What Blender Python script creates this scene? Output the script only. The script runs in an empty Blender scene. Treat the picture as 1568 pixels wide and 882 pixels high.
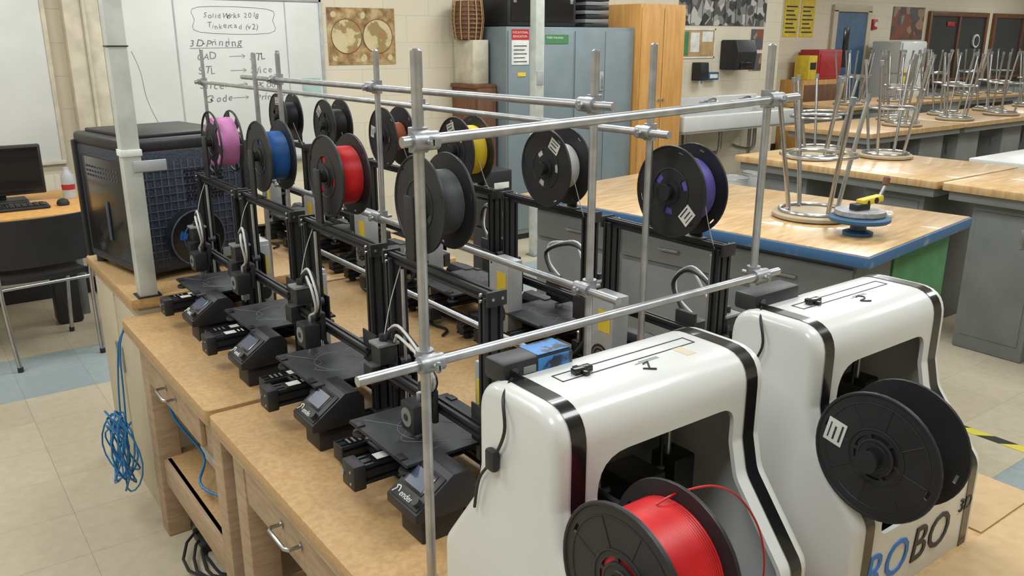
import bpy, bmesh, math, random
from mathutils import Vector, Matrix
random.seed(7)
rad=math.radians
D=bpy.data
scene=bpy.context.scene
try:
    scene.view_settings.view_transform='Standard'
    scene.view_settings.look='None'
except Exception: pass

# ------------------------------------------------------------------ materials
def lin(c):
    o=[]
    for v in c[:3]:
        v=v/255.0
        o.append(v/12.92 if v<=0.04045 else ((v+0.055)/1.055)**2.4)
    return (o[0],o[1],o[2],1.0)
def newmat(name):
    m=D.materials.new(name); m.use_nodes=True
    nt=m.node_tree
    return m,nt,nt.nodes['Principled BSDF']
def mat(name,col,rough=0.5,metal=0.0,col2=None,scale=12.0,stretch=(1,1,1),bump=0.0,detail=4.0,coat=0.0,lo=0.35,hi=0.65,emit=0.0):
    m,nt,p=newmat(name)
    p.inputs['Base Color'].default_value=lin(col)
    p.inputs['Roughness'].default_value=rough
    p.inputs['Metallic'].default_value=metal
    if coat: p.inputs['Coat Weight'].default_value=coat
    if emit:
        p.inputs['Emission Color'].default_value=lin(col); p.inputs['Emission Strength'].default_value=emit
    if col2 is None: col2=tuple(max(0,c*0.9) for c in col[:3])
    tc=nt.nodes.new('ShaderNodeTexCoord'); mp=nt.nodes.new('ShaderNodeMapping')
    mp.inputs['Scale'].default_value=stretch
    nz=nt.nodes.new('ShaderNodeTexNoise'); nz.inputs['Scale'].default_value=scale; nz.inputs['Detail'].default_value=detail
    nt.links.new(tc.outputs['Object'],mp.inputs['Vector']); nt.links.new(mp.outputs[0],nz.inputs['Vector'])
    cr=nt.nodes.new('ShaderNodeValToRGB')
    cr.color_ramp.elements[0].position=lo; cr.color_ramp.elements[1].position=hi
    cr.color_ramp.elements[0].color=lin(col2); cr.color_ramp.elements[1].color=lin(col)
    nt.links.new(nz.outputs['Fac'],cr.inputs['Fac']); nt.links.new(cr.outputs['Color'],p.inputs['Base Color'])
    if bump:
        b=nt.nodes.new('ShaderNodeBump'); b.inputs['Strength'].default_value=bump; b.inputs['Distance'].default_value=0.002
        nt.links.new(nz.outputs['Fac'],b.inputs['Height']); nt.links.new(b.outputs['Normal'],p.inputs['Normal'])
    return m

def wall_mat(name,col,axis='x'):
    m,nt,p=newmat(name)
    tc=nt.nodes.new('ShaderNodeTexCoord'); sp=nt.nodes.new('ShaderNodeSeparateXYZ'); cb=nt.nodes.new('ShaderNodeCombineXYZ')
    nt.links.new(tc.outputs['Object'],sp.inputs[0])
    nt.links.new(sp.outputs['X' if axis=='x' else 'Y'],cb.inputs['X']); nt.links.new(sp.outputs['Z'],cb.inputs['Y'])
    br=nt.nodes.new('ShaderNodeTexBrick'); br.inputs['Scale'].default_value=1.0
    br.inputs['Brick Width'].default_value=0.4; br.inputs['Row Height'].default_value=0.2
    br.inputs['Mortar Size'].default_value=0.005; br.inputs['Mortar Smooth'].default_value=0.6
    c=lin(col); d=lin(tuple(x*0.98 for x in col)); e=lin(tuple(x*0.94 for x in col))
    br.inputs['Color1'].default_value=c; br.inputs['Color2'].default_value=d; br.inputs['Mortar'].default_value=e
    nt.links.new(cb.outputs[0],br.inputs['Vector'])
    nt.links.new(br.outputs['Color'],p.inputs['Base Color'])
    bp=nt.nodes.new('ShaderNodeBump'); bp.inputs['Strength'].default_value=0.25; bp.inputs['Distance'].default_value=0.004; bp.invert=True
    nt.links.new(br.outputs['Fac'],bp.inputs['Height']); nt.links.new(bp.outputs['Normal'],p.inputs['Normal'])
    p.inputs['Roughness'].default_value=0.55
    return m

def floor_mat():
    m,nt,p=newmat('vinyl_tile')
    N=nt.nodes.new; L=nt.links.new
    tc=N('ShaderNodeTexCoord')
    br=N('ShaderNodeTexBrick'); br.offset=0.0; br.inputs['Scale'].default_value=1.0
    br.inputs['Brick Width'].default_value=0.305; br.inputs['Row Height'].default_value=0.305
    br.inputs['Mortar Size'].default_value=0.0014; br.inputs['Mortar Smooth'].default_value=0.3
    br.inputs['Color1'].default_value=lin((204,193,170)); br.inputs['Color2'].default_value=lin((196,184,160)); br.inputs['Mortar'].default_value=lin((168,156,132))
    L(tc.outputs['Object'],br.inputs['Vector'])
    br2=N('ShaderNodeTexBrick'); br2.offset=0.0; br2.inputs['Scale'].default_value=1.0
    br2.inputs['Brick Width'].default_value=0.305; br2.inputs['Row Height'].default_value=0.305
    br2.inputs['Mortar Size'].default_value=0.0014
    br2.inputs['Color1'].default_value=lin((162,174,176)); br2.inputs['Color2'].default_value=lin((154,166,170)); br2.inputs['Mortar'].default_value=lin((134,144,146))
    L(tc.outputs['Object'],br2.inputs['Vector'])
    nz=N('ShaderNodeTexNoise'); nz.inputs['Scale'].default_value=25; nz.inputs['Detail'].default_value=6
    L(tc.outputs['Object'],nz.inputs['Vector'])
    sp=N('ShaderNodeSeparateXYZ'); L(tc.outputs['Object'],sp.inputs[0])
    def cmp(sock,op,v):
        n=N('ShaderNodeMath'); n.operation=op; L(sock,n.inputs[0]); n.inputs[1].default_value=v; return n.outputs[0]
    def mul(a,b,op='MULTIPLY'):
        n=N('ShaderNodeMath'); n.operation=op; L(a,n.inputs[0]); L(b,n.inputs[1]); return n.outputs[0]
    a=mul(cmp(sp.outputs['Y'],'GREATER_THAN',4.27),cmp(sp.outputs['Y'],'LESS_THAN',4.88))
    b=mul(mul(cmp(sp.outputs['Y'],'GREATER_THAN',0.915),cmp(sp.outputs['Y'],'LESS_THAN',1.22)),cmp(sp.outputs['X'],'GREATER_THAN',2.135))
    f=mul(a,b,'MAXIMUM')
    mx=N('ShaderNodeMixRGB'); L(f,mx.inputs['Fac']); L(br.outputs['Color'],mx.inputs['Color1']); L(br2.outputs['Color'],mx.inputs['Color2'])
    mm=N('ShaderNodeMixRGB'); mm.blend_type='MULTIPLY'; mm.inputs['Fac'].default_value=0.28
    L(mx.outputs[0],mm.inputs['Color1']); L(nz.outputs['Fac'],mm.inputs['Color2'])
    L(mm.outputs[0],p.inputs['Base Color']); p.inputs['Roughness'].default_value=0.38
    return m

def ramp_poster(name,cols,scale=8,rough=0.5):
    m,nt,p=newmat(name)
    tc=nt.nodes.new('ShaderNodeTexCoord'); v=nt.nodes.new('ShaderNodeTexVoronoi'); v.inputs['Scale'].default_value=scale
    nt.links.new(tc.outputs['Object'],v.inputs['Vector'])
    sep=nt.nodes.new('ShaderNodeSeparateColor'); nt.links.new(v.outputs['Color'],sep.inputs[0])
    cr=nt.nodes.new('ShaderNodeValToRGB'); cr.color_ramp.interpolation='CONSTANT'
    n=len(cols); cr.color_ramp.elements[0].color=lin(cols[0]); cr.color_ramp.elements[1].position=1.0/n; cr.color_ramp.elements[1].color=lin(cols[1])
    for i in range(2,n):
        e=cr.color_ramp.elements.new(i/n); e.color=lin(cols[i])
    nt.links.new(sep.outputs[0],cr.inputs['Fac']); nt.links.new(cr.outputs['Color'],p.inputs['Base Color'])
    p.inputs['Roughness'].default_value=rough
    return m
def noise_ramp(name,stops,scale=8,detail=6,rough=0.6):
    m,nt,p=newmat(name)
    tc=nt.nodes.new('ShaderNodeTexCoord'); v=nt.nodes.new('ShaderNodeTexNoise'); v.inputs['Scale'].default_value=scale; v.inputs['Detail'].default_value=detail
    nt.links.new(tc.outputs['Object'],v.inputs['Vector'])
    cr=nt.nodes.new('ShaderNodeValToRGB')
    cr.color_ramp.elements[0].position=stops[0][0]; cr.color_ramp.elements[0].color=lin(stops[0][1])
    cr.color_ramp.elements[1].position=stops[-1][0]; cr.color_ramp.elements[1].color=lin(stops[-1][1])
    for q,c in stops[1:-1]:
        e=cr.color_ramp.elements.new(q); e.color=lin(c)
    nt.links.new(v.outputs['Fac'],cr.inputs['Fac']); nt.links.new(cr.outputs['Color'],p.inputs['Base Color'])
    p.inputs['Roughness'].default_value=rough
    return m

M_wall=wall_mat('painted_block',(218,209,188)); M_wally=wall_mat('painted_block_side',(218,209,188),'y')
M_floor=floor_mat()
M_ceil=mat('ceiling_tile',(220,223,221),0.9)
M_white=mat('white_plastic',(210,212,212),0.3,col2=(203,205,204),scale=3,coat=0.25)
M_blk=mat('black_plastic',(36,37,41),0.48,col2=(29,30,34))
M_blkg=mat('gloss_black',(22,22,25),0.2,coat=0.3)
M_alu=mat('black_anodised',(42,43,48),0.45,metal=0.2,col2=(34,35,39))
M_steel=mat('aluminium_rod',(190,192,196),0.34,metal=0.85,col2=(168,171,176),scale=30)
M_clamp=mat('cast_clamp',(170,172,176),0.45,metal=0.75,col2=(144,146,150),scale=60,bump=0.2)
M_chrome=mat('chrome',(190,192,196),0.25,metal=1.0)
M_bed=mat('build_plate',(52,54,59),0.6,col2=(40,42,46),scale=40,bump=0.1)
M_tabtop=mat('table_laminate',(188,154,108),0.45,col2=(173,138,94),scale=90,detail=8)
M_tabedge=mat('table_wood',(176,152,126),0.55,col2=(160,134,108),scale=14,stretch=(1,1,6))
M_card=mat('cardboard_sheet',(186,159,120),0.8,col2=(177,149,110),scale=30)
M_bench=mat('bench_top_wood',(208,176,130),0.3,col2=(184,146,98),scale=5,stretch=(1.5,9,1),detail=6,coat=0.25)
M_bench2=mat('bench_top_wood_x',(202,168,122),0.34,col2=(180,142,96),scale=5,stretch=(9,1.5,1),detail=6,coat=0.15)
M_bluep=mat('blue_paint',(58,98,140),0.55,col2=(120,140,158),scale=9,detail=8,lo=0.3,hi=0.42)
M_blues=mat('blue_camo_sticker',(52,120,186),0.45,col2=(24,36,54),scale=45,lo=0.45,hi=0.55)
M_greenp=mat('green_paint',(72,132,84),0.55)
M_greym=mat('grey_steel',(124,128,128),0.5,col2=(114,118,118),scale=5)
M_locker=mat('blue_grey_steel',(124,137,143),0.42,col2=(116,129,135),scale=4)
M_orange=mat('birch_cabinet',(204,156,90),0.5,col2=(190,138,74),scale=4,stretch=(8,8,1))
M_brown=mat('brown_wood',(120,82,56),0.5,col2=(100,66,44),scale=6,stretch=(6,6,1))
M_cream=mat('cream_paint',(210,202,182),0.5)
M_pole=mat('pale_pole_paint',(202,208,204),0.45)
M_beige=mat('beige_laminate',(194,183,160),0.45,col2=(188,177,154),scale=6)
M_board=mat('whiteboard',(216,219,216),0.3,col2=(207,210,207),scale=3)
M_ink=mat('marker_ink',(134,134,144),0.6,col2=(104,104,118),scale=20)
M_inkd=mat('dark_ink',(50,50,60),0.6)
M_paper=mat('paper',(224,226,222),0.8)
M_stain=mat('glue_stain',(204,196,172),0.5)
M_red=mat('red_filament',(206,32,38),0.38,col2=(176,18,26))
M_blue=mat('blue_filament',(30,92,164),0.4)
M_logo=mat('blue_logo',(36,118,200),0.4)
M_pink=mat('pink_filament',(196,124,180),0.4)
M_grey=mat('grey_filament',(80,84,90),0.45)
M_yel=mat('yellow_filament',(222,196,44),0.4)
M_wfil=mat('white_filament',(206,206,206),0.4)
M_pur=mat('purple_filament',(98,90,176),0.4)
M_org=mat('orange_filament',(170,92,54),0.4)
M_bfil=mat('black_filament',(34,34,37),0.4)
M_yellow=mat('yellow_sticker',(228,200,60),0.6)
M_psu=mat('psu_steel',(182,186,190),0.45,metal=0.3)
M_screen=mat('lcd_screen',(66,76,100),0.25)
M_cabb=mat('blue_cable',(36,118,180),0.45)
M_dblue=mat('door_blue',(64,98,132),0.5)
M_redp=mat('red_paint',(182,48,50),0.4)
M_seat=mat('stool_seat_wood',(172,156,128),0.5)
M_map=noise_ramp('map_print',[(0.3,(96,74,50)),(0.45,(150,118,78)),(0.55,(176,146,100)),(0.7,(196,176,134))],14,8)
M_globe=noise_ramp('map_globe',[(0.40,(206,192,152)),(0.49,(200,184,140)),(0.52,(150,136,92)),(0.62,(168,120,74))],9,8)
M_bw=ramp_poster('bw_photos',[(50,50,50),(180,180,176),(118,118,116),(76,76,76),(150,150,148)],14)
M_rust=ramp_poster('rust_print',[(130,76,60),(96,72,64),(156,126,104),(84,84,92)],8)
M_dark=mat('dark_board',(54,58,62),0.3)
M_cork=mat('tan_corkboard',(186,154,112),0.8)
M_vise=mat('vise_blue',(50,92,128),0.45)
M_texp=mat('textured_black_panel',(52,60,76),0.5,col2=(34,40,52),scale=120,bump=0.8,detail=1)
M_texl=mat('raised_panel_rib',(66,76,94),0.5,col2=(50,58,74),scale=60)
M_plasticbag=mat('clear_plastic',(186,190,194),0.25)
M_note=mat('pale_note',(170,196,192),0.8)
def tape_mat():
    m,nt,p=newmat('hazard_tape')
    tc=nt.nodes.new('ShaderNodeTexCoord'); w=nt.nodes.new('ShaderNodeTexWave'); w.bands_direction='DIAGONAL'; w.inputs['Scale'].default_value=3.2
    nt.links.new(tc.outputs['Object'],w.inputs['Vector'])
    cr=nt.nodes.new('ShaderNodeValToRGB'); cr.color_ramp.interpolation='CONSTANT'
    cr.color_ramp.elements[0].color=lin((46,46,44)); cr.color_ramp.elements[1].position=0.5; cr.color_ramp.elements[1].color=lin((214,200,70))
    nt.links.new(w.outputs['Fac'],cr.inputs['Fac']); nt.links.new(cr.outputs['Color'],p.inputs['Base Color'])
    p.inputs['Roughness'].default_value=0.5
    return m
M_tape=tape_mat()

# ------------------------------------------------------------------ builder
def frame_from(dirv):
    d=Vector(dirv).normalized()
    a=Vector((0,0,1)) if abs(d.z)<0.9 else Vector((1,0,0))
    u=a.cross(d).normalized(); v=d.cross(u)
    return u,v,d
class B:
    def __init__(s):
        s.V=[];s.F=[];s.I=[];s.mats=[];s.M=Matrix()
    def mi(s,m):
        if m not in s.mats: s.mats.append(m)
        return s.mats.index(m)
    def add(s,vs,fs,m):
        o=len(s.V); s.V+= [s.M@Vector(v) for v in vs]
        k=s.mi(m)
        for f in fs: s.F.append([o+i for i in f]); s.I.append(k)
    def bm_add(s,bm,m):
        bm.verts.index_update()
        s.add([v.co.copy() for v in bm.verts],[[v.index for v in f.verts] for f in bm.faces],m); bm.free()
    def mesh_add(s,me,m,X=Matrix()):
        s.add([X@v.co for v in me.vertices],[list(p.vertices) for p in me.polygons],m)
    def box(s,a,b,m,bev=0.0,seg=2,R=None):
        a=Vector(a);b=Vector(b)
        bm=bmesh.new(); bmesh.ops.create_cube(bm,size=1)
        c=(a+b)/2; d=b-a
        for v in bm.verts: v.co=Vector((v.co.x*abs(d.x),v.co.y*abs(d.y),v.co.z*abs(d.z)))
        if bev>0:
            bmesh.ops.bevel(bm,geom=list(bm.edges),offset=min(bev,min(abs(d.x),abs(d.y),abs(d.z))*0.45),segments=seg,affect='EDGES',profile=0.5)
        for v in bm.verts:
            if R is not None: v.co=R@v.co
            v.co+=c
        s.bm_add(bm,m)
    def cyl(s,p0,p1,r,m,seg=16,r2=None):
        p0=Vector(p0);p1=Vector(p1); r2=r if r2 is None else r2
        u,v,d=frame_from(p1-p0); vs=[]
        for p,rr in((p0,r),(p1,r2)):
            for i in range(seg):
                t=2*math.pi*i/seg; vs.append(p+u*(rr*math.cos(t))+v*(rr*math.sin(t)))
        fs=[[i,(i+1)%seg,seg+(i+1)%seg,seg+i] for i in range(seg)]
        fs.append(list(range(seg))[::-1]); fs.append([seg+i for i in range(seg)])
        s.add(vs,fs,m)
    def tube(s,pts,r,m,seg=8,closed=False,smooth=0):
        P=[Vector(p) for p in pts]
        if smooth:
            Q=[];n=len(P)
            rng=n if closed else n-1
            for i in range(rng):
                p0=P[(i-1)%n] if (closed or i>0) else P[0]; p1=P[i]; p2=P[(i+1)%n]; p3=P[(i+2)%n] if (closed or i+2<n) else P[-1]
                for k in range(smooth):
                    t=k/smooth
                    Q.append(0.5*((2*p1)+(-p0+p2)*t+(2*p0-5*p1+4*p2-p3)*t*t+(-p0+3*p1-3*p2+p3)*t**3))
            if not closed: Q.append(P[-1])
            P=Q
        n=len(P); vs=[]; u=None
        for i in range(n):
            if closed: d=P[(i+1)%n]-P[(i-1)%n]
            else: d=P[min(i+1,n-1)]-P[max(i-1,0)]
            if d.length<1e-9: d=Vector((0,0,1))
            d.normalize()
            if u is None: u,_,_=frame_from(d)
            u=(u-d*u.dot(d)); 
            if u.length<1e-6: u,_,_=frame_from(d)
            u.normalize(); v=d.cross(u)
            for k in range(seg):
                t=2*math.pi*k/seg; vs.append(P[i]+u*(r*math.cos(t))+v*(r*math.sin(t)))
        fs=[]
        for i in range(n if closed else n-1):
            j=(i+1)%n
            for k in range(seg):
                fs.append([i*seg+k,i*seg+(k+1)%seg,j*seg+(k+1)%seg,j*seg+k])
        if not closed:
            fs.append(list(range(seg))[::-1]); fs.append([(n-1)*seg+k for k in range(seg)])
        s.add(vs,fs,m)
    def prism(s,poly,axis,a,b,m,bev=0.0,seg=3,capbev=False):
        def P(q,t):
            if axis=='x': return Vector((t,q[0],q[1]))
            if axis=='y': return Vector((q[0],t,q[1]))
            return Vector((q[0],q[1],t))
        bm=bmesh.new(); n=len(poly)
        A=[bm.verts.new(P(q,a)) for q in poly]; C=[bm.verts.new(P(q,b)) for q in poly]
        caps=[bm.faces.new(A[::-1]),bm.faces.new(C)]
        for i in range(n): bm.faces.new([A[i],A[(i+1)%n],C[(i+1)%n],C[i]])
        bmesh.ops.recalc_face_normals(bm,faces=bm.faces)
        if bev>0:
            es=[e for f in caps for e in f.edges]
            bmesh.ops.bevel(bm,geom=es,offset=bev,segments=seg,affect='EDGES',profile=0.5,clamp_overlap=True)
        s.bm_add(bm,m)
    def lathe(s,prof,o,axis,m,seg=32):
        o=Vector(o);u,v,d=frame_from(axis); vs=[]
        for (r,h) in prof:
            for i in range(seg):
                t=2*math.pi*i/seg; vs.append(o+d*h+u*(r*math.cos(t))+v*(r*math.sin(t)))
        fs=[]
        for j in range(len(prof)-1):
            for i in range(seg):
                fs.append([j*seg+i,j*seg+(i+1)%seg,(j+1)*seg+(i+1)%seg,(j+1)*seg+i])
        if prof[0][0]>0.0001 : fs.append([i for i in range(seg)][::-1])
        if prof[-1][0]>0.0001: fs.append([(len(prof)-1)*seg+i for i in range(seg)])
        s.add(vs,fs,m)
    def ring(s,c,axis,R,r,m,n=32,seg=8):
        u,v,d=frame_from(axis); c=Vector(c)
        s.tube([c+u*(R*math.cos(2*math.pi*i/n))+v*(R*math.sin(2*math.pi*i/n)) for i in range(n)],r,m,seg,closed=True)
    def ext(s,axis,c,a,b,w,h,m):
        def side(L):
            n=max(1,round(L/0.02)); return [(-L/2+L/n*(i+0.5)) for i in range(n)]
        poly=[];g=0.0032;dp=0.0045
        hw,hh=w/2,h/2
        poly.append((-hw,-hh))
        for q in side(w): poly+=[(q-g,-hh),(q-g,-hh+dp),(q+g,-hh+dp),(q+g,-hh)]
        poly.append((hw,-hh))
        for q in side(h): poly+=[(hw,q-g),(hw-dp,q-g),(hw-dp,q+g),(hw,q+g)]
        poly.append((hw,hh))
        for q in reversed(side(w)): poly+=[(q+g,hh),(q+g,hh-dp),(q-g,hh-dp),(q-g,hh)]
        poly.append((-hw,hh))
        for q in reversed(side(h)): poly+=[(-hw,q+g),(-hw+dp,q+g),(-hw+dp,q-g),(-hw,q-g)]
        s.prism([(p[0]+c[0],p[1]+c[1]) for p in poly],axis,a,b,m)
    def flange(s,x0,t,radii,skip,m,seg=36):
        vs=[];nr=len(radii)
        for xx in (x0,x0+t):
            for r in radii:
                for i in range(seg):
                    a=2*math.pi*i/seg; vs.append((xx,r*math.cos(a),r*math.sin(a)))
        def id(k,j,i): return (k*nr+j)*seg+(i%seg)
        pres=lambda j,i: 0<=j<nr-1 and (j,i%seg) not in skip
        fs=[]
        for j in range(nr-1):
            for i in range(seg):
                if not pres(j,i): continue
                fs.append([id(0,j,i),id(0,j+1,i),id(0,j+1,i+1),id(0,j,i+1)][::-1])
                fs.append([id(1,j,i),id(1,j+1,i),id(1,j+1,i+1),id(1,j,i+1)])
                if not pres(j-1,i): fs.append([id(0,j,i),id(0,j,i+1),id(1,j,i+1),id(1,j,i)])
                if not pres(j+1,i): fs.append([id(0,j+1,i),id(1,j+1,i),id(1,j+1,i+1),id(0,j+1,i+1)])
                if not pres(j,i-1): fs.append([id(0,j,i),id(1,j,i),id(1,j+1,i),id(0,j+1,i)])
                if not pres(j,i+1): fs.append([id(0,j,i+1),id(0,j+1,i+1),id(1,j+1,i+1),id(1,j,i+1)])
        s.add(vs,fs,m)
    def text(s,body,size,X,m,ext=0.0004,shear=0.0,align='LEFT'):
        c=D.curves.new('txt','FONT'); c.body=body; c.size=size; c.extrude=ext; c.shear=shear; c.align_x=align; c.resolution_u=3
        o=D.objects.new('txt',c); scene.collection.objects.link(o)
        dg=bpy.context.evaluated_depsgraph_get(); dg.update()
        me=D.meshes.new_from_object(o.evaluated_get(dg))
        s.mesh_add(me,m,X)
        D.objects.remove(o); D.curves.remove(c); D.meshes.remove(me)
    def mesh(s,name,ang=38):
        me=D.meshes.new(name); me.from_pydata([tuple(v) for v in s.V],[],s.F)
        for m in s.mats: me.materials.append(m)
        me.polygons.foreach_set('material_index',s.I)
        me.polygons.foreach_set('use_smooth',[True]*len(s.F))
        bm=bmesh.new(); bm.from_mesh(me); bmesh.ops.recalc_face_normals(bm,faces=bm.faces); bm.to_mesh(me); bm.free()
        me.update()
        try: me.set_sharp_from_angle(angle=rad(ang))
        except Exception: pass
        return me
    def done(s,name,loc=(0,0,0),rz=0.0,ang=38):
        o=D.objects.new(name,s.mesh(name,ang)); scene.collection.objects.link(o)
        o.location=loc; o.rotation_euler=(0,0,rz)
        return o
def inst(name,me,loc,rz=0,sc=1):
    o=D.objects.new(name,me); scene.collection.objects.link(o); o.location=loc; o.rotation_euler=(0,0,rz); o.scale=(sc,sc,sc); return o
def round_poly(pts,radii,seg=5):
    out=[];n=len(pts)
    for i in range(n):
        p=Vector(pts[i]);a=Vector(pts[i-1]);b=Vector(pts[(i+1)%n]);r=radii[i] if isinstance(radii,(list,tuple)) else radii
        if r<=0: out.append(tuple(p)); continue
        da=(a-p).normalized();db=(b-p).normalized()
        ang=da.angle(db); t=min(r/math.tan(ang/2),(a-p).length*0.49,(b-p).length*0.49)
        s0=p+da*t;s1=p+db*t
        for k in range(seg+1):
            q=k/seg; out.append(tuple(s0*(1-q)**2+p*2*q*(1-q)+s1*q*q))
    return out
def offset_poly(pts,d):
    out=[];n=len(pts)
    area=sum(pts[i-1][0]*pts[i][1]-pts[i][0]*pts[i-1][1] for i in range(n)); sg=1 if area>0 else -1
    for i in range(n):
        p=Vector(pts[i]);a=Vector(pts[i-1]);b=Vector(pts[(i+1)%n])
        e1=(p-a).normalized();e2=(b-p).normalized()
        n1=Vector((e1.y,-e1.x))*sg;n2=Vector((e2.y,-e2.x))*sg
        nn=(n1+n2); nn=nn/max(0.3,(1+n1.dot(n2)))
        out.append(tuple(p+nn*d))
    return out
WALLTXT=Matrix.Rotation(rad(90),4,'X')

# ------------------------------------------------------------------ room shell
TZ=0.76
def shell(name,a,b,m):
    x=B(); x.box(a,b,m); return x.done(name)
shell('floor',(-2.5,-2.5,-0.1),(21,8,0),M_floor)
shell('ceiling',(-2.6,-2.6,3.0),(21.1,8.1,3.1),M_ceil)
shell('wall_back',(-2.5,6.0,0),(8.1,6.15,3.0),M_wall)
shell('wall_partition',(8.0,6.15,0),(8.1,8.0,3.0),M_wally)
shell('wall_far',(8.0,8.0,0),(21,8.15,3.0),M_wall)
shell('wall_right',(21,-2.5,0),(21.15,8.15,3.0),M_wally)
shell('wall_left',(-2.65,-2.5,0),(-2.5,6.15,3.0),M_wally)
shell('wall_front',(-2.5,-2.65,0),(21,-2.5,3.0),M_wall)
shell('baseboard_back',(-2.5,5.985,0),(8.1,6.0,0.1),M_blk)
shell('baseboard_far',(8.1,7.985,0),(21,8.0,0.1),M_blk)
b=B(); b.box((0.97,5.88,0),(1.17,6.0,3.0),M_cream,0.004); b.cyl((1.08,5.868,0.9),(1.08,5.868,3.0),0.012,M_cream,12); b.done('trim_pilaster')

M_diff=mat('light_diffuser',(248,255,252),0.5,emit=1.5)
def fixture(x,y,power):
    e=D.objects.new('ceiling_light',None); scene.collection.objects.link(e); e.location=(x,y,2.93)
    b=B(); b.box((-0.62,-0.32,0.02),(0.62,0.32,0.07),M_cream,0.005); b.box((-0.58,-0.28,0.0),(0.58,0.28,0.03),M_diff,0.003)
    o=b.done('housing'); o.parent=e
    l=D.lights.new('lamp','AREA'); l.shape='RECTANGLE'; l.size=1.2; l.size_y=0.6; l.energy=power; l.color=(0.965,0.995,0.99)
    lo=D.objects.new('lamp',l); scene.collection.objects.link(lo); lo.parent=e; lo.location=(0,0,-0.02)
for (x,y) in [(-0.6,0.2),(-0.6,2.4),(-0.6,4.6),(1.9,0.2),(1.9,2.4),(1.9,4.6),(4.4,0.2),(4.4,2.4),(4.4,4.6),(6.9,1.2),(6.9,4.4),(10,2.0),(10,5.5),(13.5,2.0),(13.5,5.5),(17,3.5),(17,6)]:
    fixture(x,y,30 if x<8 else 42)

# ------------------------------------------------------------------ tables
def shop_table(x0,x1,y0,y1,drawer=True):
    b=B(); L=y1-y0
    b.prism(round_poly([(x0,y0),(x1,y0),(x1,y1),(x0,y1)],0.018,3),'z',TZ-0.032,TZ,M_tabtop,0.003,2)
    b.prism(round_poly([(x0+0.001,y0+0.001),(x1-0.001,y0+0.001),(x1-0.001,y1-0.001),(x0+0.001,y1-0.001)],0.017,3),'z',TZ-0.04,TZ-0.0315,M_tabedge)
    i=0.04; H=0.145; z1=TZ-0.04; lg=0.075
    b.box((x0+i,y0+i,z1-H),(x0+i+0.022,y1-i,z1),M_tabedge,0.002)
    b.box((x1-i-0.022,y0+i,z1-H),(x1-i,y1-i,z1),M_tabedge,0.002)
    b.box((x0+i+0.022,y0+i,z1-H),(x1-i-0.022,y0+i+0.022,z1),M_tabedge,0.002)
    b.box((x0+i+0.022,y1-i-0.022,z1-H),(x1-i-0.022,y1-i,z1),M_tabedge,0.002)
    for px in (x0+i-0.004,x1-i-lg+0.004):
        for py in (y0+i-0.004,y1-i-lg+0.004):
            b.box((px,py,0.0),(px+lg,py+lg,z1),M_tabedge,0.006)
    b.box((x0+i+0.02,y0+i+0.02,0.27),(x0+i+0.04+0.5,y1-i-0.02,0.29),M_tabtop,0.002)
    b.box((x0+i+0.01,y0+i+lg,0.2),(x0+i+0.035,y1-i-lg,0.29),M_tabedge,0.002)
    b.box((x1-i-0.035,y0+i+lg,0.2),(x1-i-0.01,y1-i-lg,0.29),M_tabedge,0.002)
    if drawer:
        dys=[(y0+y1)/2] if L<1.1 else [y1-0.43,y0+0.43]
        for cy in dys:
            hw=min(0.27,L/2-0.13)
            b.box((x0+i-0.014,cy-hw,z1-H+0.012),(x0+i,cy+hw,z1-0.008),M_tabedge,0.004)
            zz=z1-H/2
            b.tube([(x0+i-0.014,cy-0.05,zz),(x0+i-0.04,cy-0.05,zz),(x0+i-0.046,cy-0.04,zz),(x0+i-0.046,cy+0.04,zz),(x0+i-0.04,cy+0.05,zz),(x0+i-0.014,cy+0.05,zz)],0.0045,M_chrome)
            for q in(-0.05,0.05): b.cyl((x0+i-0.018,cy+q,zz),(x0+i-0.013,cy+q,zz),0.009,M_chrome)
    return b.done('work_table')
shop_table(0.5,1.70,0.36,1.905)
shop_table(0.5,1.70,1.925,2.80)
shop_table(1.18,1.80,2.82,4.35,False)
b=B(); b.box((1.0,0.365,TZ),(1.69,0.560,TZ+0.003),M_card,0.001); b.box((1.475,0.564,TZ),(1.69,1.0,TZ+0.003),M_card,0.001); b.done('cardboard_sheet')
# ------------------------------------------------------------------ storage cabinet + big enclosed printer
b=B()
b.box((0.56,2.83,0.0),(1.14,3.52,0.775),M_beige,0.003)
b.box((0.54,2.815,0.775),(1.16,3.54,0.81),M_tabtop,0.004)
b.box((0.553,2.86,0.1),(0.561,3.16,0.74),M_beige,0.003); b.box((0.553,3.19,0.1),(0.561,3.49,0.74),M_beige,0.003)
b.box((0.545,3.13,0.45),(0.553,3.145,0.55),M_chrome,0.002); b.box((0.545,3.205,0.45),(0.553,3.22,0.55),M_chrome,0.002)
b.done('storage_cabinet')

b=B(); W,Dp,H=0.42,0.46,0.49
b.box((0,0,0.02),(W,Dp,H-0.03),M_texp,0.02,3)
b.box((-0.004,-0.004,H-0.045),(W+0.004,Dp+0.004,H),M_blk,0.014,3)
b.box((0.03,0.03,H-0.002),(W-0.03,Dp-0.03,H+0.012),M_blk,0.004)
for (xx,yy) in((0.03,0.03),(W-0.03,0.03),(0.03,Dp-0.03),(W-0.03,Dp-0.03)): b.cyl((xx,yy,0),(xx,yy,0.03),0.02,M_blk)
for (xx,yy) in((0,0),(W,0),(0,Dp),(W,Dp)): b.box((xx-0.012,yy-0.012,0.02),(xx+0.012,yy+0.012,H-0.03),M_blk,0.006)
b.box((-0.006,0.05,0.06),(-0.001,Dp-0.05,H-0.08),M_blkg,0.003)
for j in range(12):
    for k in range(3): b.box((-0.0075,0.09+j*0.024,0.34+0.016*k),(-0.005,0.104+j*0.024,0.347+0.016*k),M_texl,0)
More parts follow.
